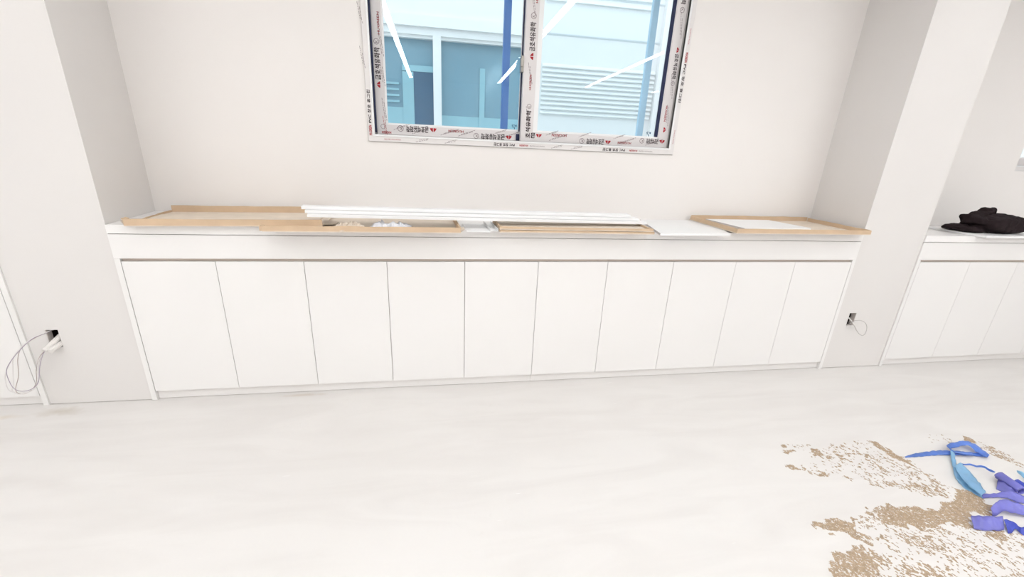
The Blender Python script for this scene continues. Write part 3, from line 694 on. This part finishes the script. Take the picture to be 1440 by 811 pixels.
REG = [  # (polygon, density, threshold noise softness)
    ([(75, 122), (250, 140), (520, 112), (700, 190), (900, 330), (985, 370), (970, 425), (900, 410), (600, 352), (400, 312), (290, 292), (90, 242), (300, 215)], .14),
    ([(70, 120), (100, 122), (108, 142), (80, 145)], .9), ([(80, 160), (130, 150), (135, 170), (90, 178)], .75),
    ([(215, 145), (260, 150), (290, 185), (240, 190)], .85), ([(365, 170), (400, 190), (420, 215), (380, 218)], .75), ([(290, 185), (330, 185), (330, 205), (300, 205)], .6),
    ([(90, 236), (180, 250), (240, 270), (190, 270), (95, 248)], .7), ([(262, 262), (300, 275), (310, 292), (265, 290)], .85), ([(385, 290), (420, 300), (415, 310), (390, 305)], .6),
    ([(515, 110), (560, 118), (640, 165), (755, 238), (740, 246), (640, 195), (560, 140)], .95),
    ([(600, 300), (670, 330), (660, 345), (600, 325)], .6), ([(700, 280), (900, 370), (970, 400), (960, 425), (880, 405), (700, 320)], .30),
    ([(600, 440), (640, 436), (700, 470), (740, 452), (830, 468), (900, 446), (960, 430), (975, 400), (970, 362), (990, 350), (1060, 372), (1140, 420), (1150, 475), (1040, 500), (1060, 550), (1010, 545), (950, 528), (880, 530), (850, 560), (830, 585), (770, 555), (700, 540), (620, 560), (588, 500)], .97),
    ([(240, 520), (300, 516), (470, 512), (440, 545), (470, 580), (575, 630), (548, 655), (480, 640), (400, 590), (300, 572), (235, 552)], .88),
    ([(430, 652), (480, 650), (560, 690), (575, 740), (560, 830), (320, 830), (345, 770), (325, 720), (385, 680)], .78),
    ([(520, 460), (600, 440), (600, 560), (470, 570), (450, 520)], .35),
    ([(590, 560), (1030, 545), (1330, 590), (1560, 700), (1560, 860), (500, 860), (520, 690), (560, 640)], .20),
    ([(560, 690), (800, 700), (1000, 800), (900, 850), (540, 850)], .22),
    ([(1135, 575), (1240, 572), (1235, 600), (1160, 610), (1170, 640), (1150, 630)], .8),
    ([(985, 76), (1020, 82), (1075, 112), (1060, 122), (1010, 104)], .95), ([(1075, 108), (1210, 160), (1320, 235), (1330, 260), (1190, 195), (1100, 150)], .42), ([(1330, 235), (1560, 330), (1560, 380), (1330, 262)], .3),
    ([(850, 75), (900, 75), (960, 110), (900, 130), (820, 110)], .05)]
flk_v, flk_f = [], []
def flakes(P, dens):
    a = np.array(P); x0, y0 = a.min(0); x1, y1 = a.max(0); area = (x1 - x0) * (y1 - y0)
    N = int(area * 110000); x, y = rng.uniform(x0, x1, N), rng.uniform(y0, y1, N)
    # ragged outline: the test point is pushed about by noise
    jx, jy = (vn(x * 45, y * 45) - .5) * .045, (vn(x * 45 + 50, y * 45 + 9) - .5) * .045
    k = inside(P, x + jx, y + jy); x, y = x[k], y[k]
    s, c_ = x * dv.x + y * dv.y, x * du.x + y * du.y
    n = .22 * vn(s * 14 + 5, c_ * 20) + .33 * vn(s * 60, c_ * 105) + .45 * vn(s * 150 + 31, c_ * 260 + 7)
    thr = np.quantile(n, max(0.0, 1 - dens)) if len(n) else 1
    k = n >= thr; x, y = x[k], y[k]
    for px, py in zip(x, y):
        L, W_, h = rng.uniform(.0020, .0075) * (1.25 if dens > .6 else 1), rng.uniform(.0014, .0034), rng.uniform(.0006, .0018)
        an = rng.normal(0, .6); d = Vector((dv.x * math.cos(an) - dv.y * math.sin(an), dv.x * math.sin(an) + dv.y * math.cos(an), 0)); e = Vector((-d.y, d.x, 0))
        b = len(flk_v); q = Vector((px, py, 0.0002))
        for (p1, p2) in ((1, 0), (.4, .9), (-.5, .8), (-1, .1), (-.4, -.9), (.6, -.7)):
            flk_v.append(tuple(q + d * (p1 * L * rng.uniform(.6, 1)) + e * (p2 * W_ * rng.uniform(.6, 1))))
        flk_v.append(tuple(q + Vector((0, 0, h))))
        for i in range(6): flk_f.append((b + i, b + (i + 1) % 6, b + 6))
for P, dn in REG: flakes(poly(P), dn)
print('flakes', len(flk_f) // 6)
me = bpy.data.meshes.new('sand_residue'); me.from_pydata(flk_v, [], flk_f); me.materials.append(M_sand)
o = bpy.data.objects.new('sand_residue', me); COL.objects.link(o)
tag(o, 'brown sandy residue scattered in ragged patches on the floor around the blue strips', 'sand', None, 'stuff')

# ------------------------------------------------------------------ blue plastic strips
def Q(x, y): return (1240 + x / 4.505, 590 + y / 4.505)
def ribbon(label, rows, mt, name='plastic_strip', n=7, th=.0007, parent=None):
    """rows: (x, y, height) of one edge and (x, y, height) of the other, close-up reading"""
    A = spline([fl(*Q(r[0], r[1]), r[2]) for r in rows], n); B = spline([fl(*Q(r[3], r[4]), r[5]) for r in rows], n); K = 6
    mb = MB(); vs = []
    for i, (a, b) in enumerate(zip(A, B)):
        for k in range(K + 1):
            t = k / K; p = a.lerp(b, t); wob = noise.noise(p * 55) * .006 + math.sin(t * math.pi) * .003
            vs.append((p.x, p.y, max(.0006, p.z + wob)))
    fs = [(i * (K + 1) + k, (i + 1) * (K + 1) + k, (i + 1) * (K + 1) + k + 1, i * (K + 1) + k + 1) for i in range(len(A) - 1) for k in range(K)]
    mb.add(vs, fs); o = mb.build(name, mt, parent, smooth=True)
    s = o.modifiers.new('s', 'SOLIDIFY'); s.thickness = th; s.offset = 1
    if label: tag(o, label, 'plastic strip', 'blue plastic strips on the floor')
    return o
def roll(label, a, b, r, mt):
    """a strip rolled into a loose tube, open ended"""
    a, b = Vector(a), Vector(b); t = (b - a).normalized(); s = t.cross(Vector((0, 0, 1))).normalized(); u = s.cross(t); mb = MB(); n = 26; m = 10; vs = []
    for i in range(m + 1):
        c_ = a.lerp(b, i / m)
        for k in range(n + 1):
            an = 2 * math.pi * 1.35 * k / n; rr = r * (1 - .32 * k / n) * (1 + .06 * noise.noise(Vector((i * .5, k * .4, r * 50))))
            vs.append(tuple(c_ + (s * math.cos(an) + u * math.sin(an) * .85) * rr + Vector((0, 0, 0))))
    fs = [(i * (n + 1) + k, (i + 1) * (n + 1) + k, (i + 1) * (n + 1) + k + 1, i * (n + 1) + k + 1) for i in range(m) for k in range(n)]
    mb.add(vs, fs); o = mb.build('plastic_strip', mt, smooth=True); sm = o.modifiers.new('s', 'SOLIDIFY'); sm.thickness = .0006
    return tag(o, label, 'plastic strip', 'blue plastic strips on the floor')
ribbon('blue plastic strip with a long tail pointing left and a folded loop, farthest back',
       [(145, 232, .001, 150, 240, .001), (230, 208, .004, 235, 234, .002), (330, 197, .006, 330, 226, .003), (425, 193, .010, 430, 222, .006), (520, 200, .014, 530, 228, .006), (610, 210, .016, 600, 228, .006), (683, 222, .014, 668, 241, .004)], M_b1)
ribbon('shiny blue plastic strip folded over itself at the top of the heap',
       [(683, 218, .016, 664, 240, .014), (630, 185, .022, 600, 205, .020), (560, 138, .026, 545, 165, .022), (480, 139, .028, 480, 172, .022), (412, 160, .026, 430, 190, .022), (440, 190, .020, 500, 215, .018), (560, 205, .018, 590, 226, .014)], M_b1)
ribbon('narrow light blue plastic strip running down from the folded loop',
       [(432, 190, .020, 458, 190, .018), (440, 250, .012, 466, 248, .012), (452, 310, .006, 480, 300, .008), (468, 370, .003, 495, 350, .006), (515, 425, .002, 545, 395, .006), (580, 465, .002, 610, 445, .006), (640, 500, .002, 650, 470, .008)], M_b2)
ribbon('wide pale blue plastic strip in the middle of the heap, lying diagonally',
       [(462, 292, .020, 500, 272, .026), (490, 345, .024, 545, 318, .028), (530, 395, .024, 590, 365, .028), (580, 440, .022, 630, 415, .024), (630, 480, .018, 660, 462, .020)], M_b2)
ribbon('thin blue plastic strip edge curving right behind the rolled strips',
       [(505, 276, .016, 510, 284, .010), (580, 283, .022, 580, 292, .014), (650, 296, .022, 648, 308, .014), (720, 328, .014, 715, 336, .006)], M_b1)
ribbon('violet blue plastic strip lying flat towards the right edge of the photo',
       [(625, 470, .008, 640, 500, .002), (690, 466, .012, 690, 494, .004), (760, 460, .018, 765, 494, .006), (815, 450, .030, 815, 502, .008), (870, 470, .022, 865, 524, .006), (930, 490, .018, 920, 535, .004), (1010, 505, .014, 1000, 552, .003)], M_b3)
roll('rolled violet plastic strip, the taller of the two tubes', fl(*Q(742, 352), .026), fl(*Q(890, 452), .024), .024, M_b3)
roll('deep blue rolled plastic strip at the right edge of the photo', fl(*Q(850, 392), .018), fl(*Q(985, 470), .018), .017, M_b4)
ribbon('crumpled violet plastic strip lying under the rolled tube',
       [(735, 380, .012, 725, 440, .002), (770, 392, .022, 765, 455, .003), (820, 425, .024, 805, 462, .006), (850, 452, .014, 840, 470, .004)], M_b3)
ribbon('violet blue plastic strip bent into an arch, nearest row right',
       [(690, 560, .030, 700, 610, .003), (715, 530, .040, 735, 604, .010), (760, 503, .046, 772, 578, .020), (810, 512, .044, 830, 590, .020), (870, 530, .038, 880, 602, .014), (950, 560, .030, 950, 622, .008), (1030, 590, .020, 1020, 650, .003)], M_b3)
ribbon('squarish flat folded violet plastic strip, nearest to the camera',
       [(562, 612, .020, 582, 692, .003), (610, 606, .024, 620, 700, .003), (680, 612, .024, 685, 703, .004), (735, 612, .022, 735, 703, .004), (766, 614, .018, 774, 696, .004)], M_b3)
ribbon('dark blue twisted plastic strip beside the squarish folded one',
       [(772, 632, .022, 800, 720, .002), (810, 632, .020, 822, 718, .003), (850, 660, .014, 850, 690, .010), (885, 682, .020, 885, 722, .004), (930, 670, .018, 935, 742, .002), (990, 690, .014, 985, 755, .002)], M_b4)
ribbon('small pale blue plastic strip tip at the right edge, behind the tubes',
       [(852, 322, .020, 856, 330, .014), (880, 326, .026, 890, 362, .010), (920, 350, .022, 925, 400, .006), (970, 385, .016, 965, 430, .004)], M_b2)
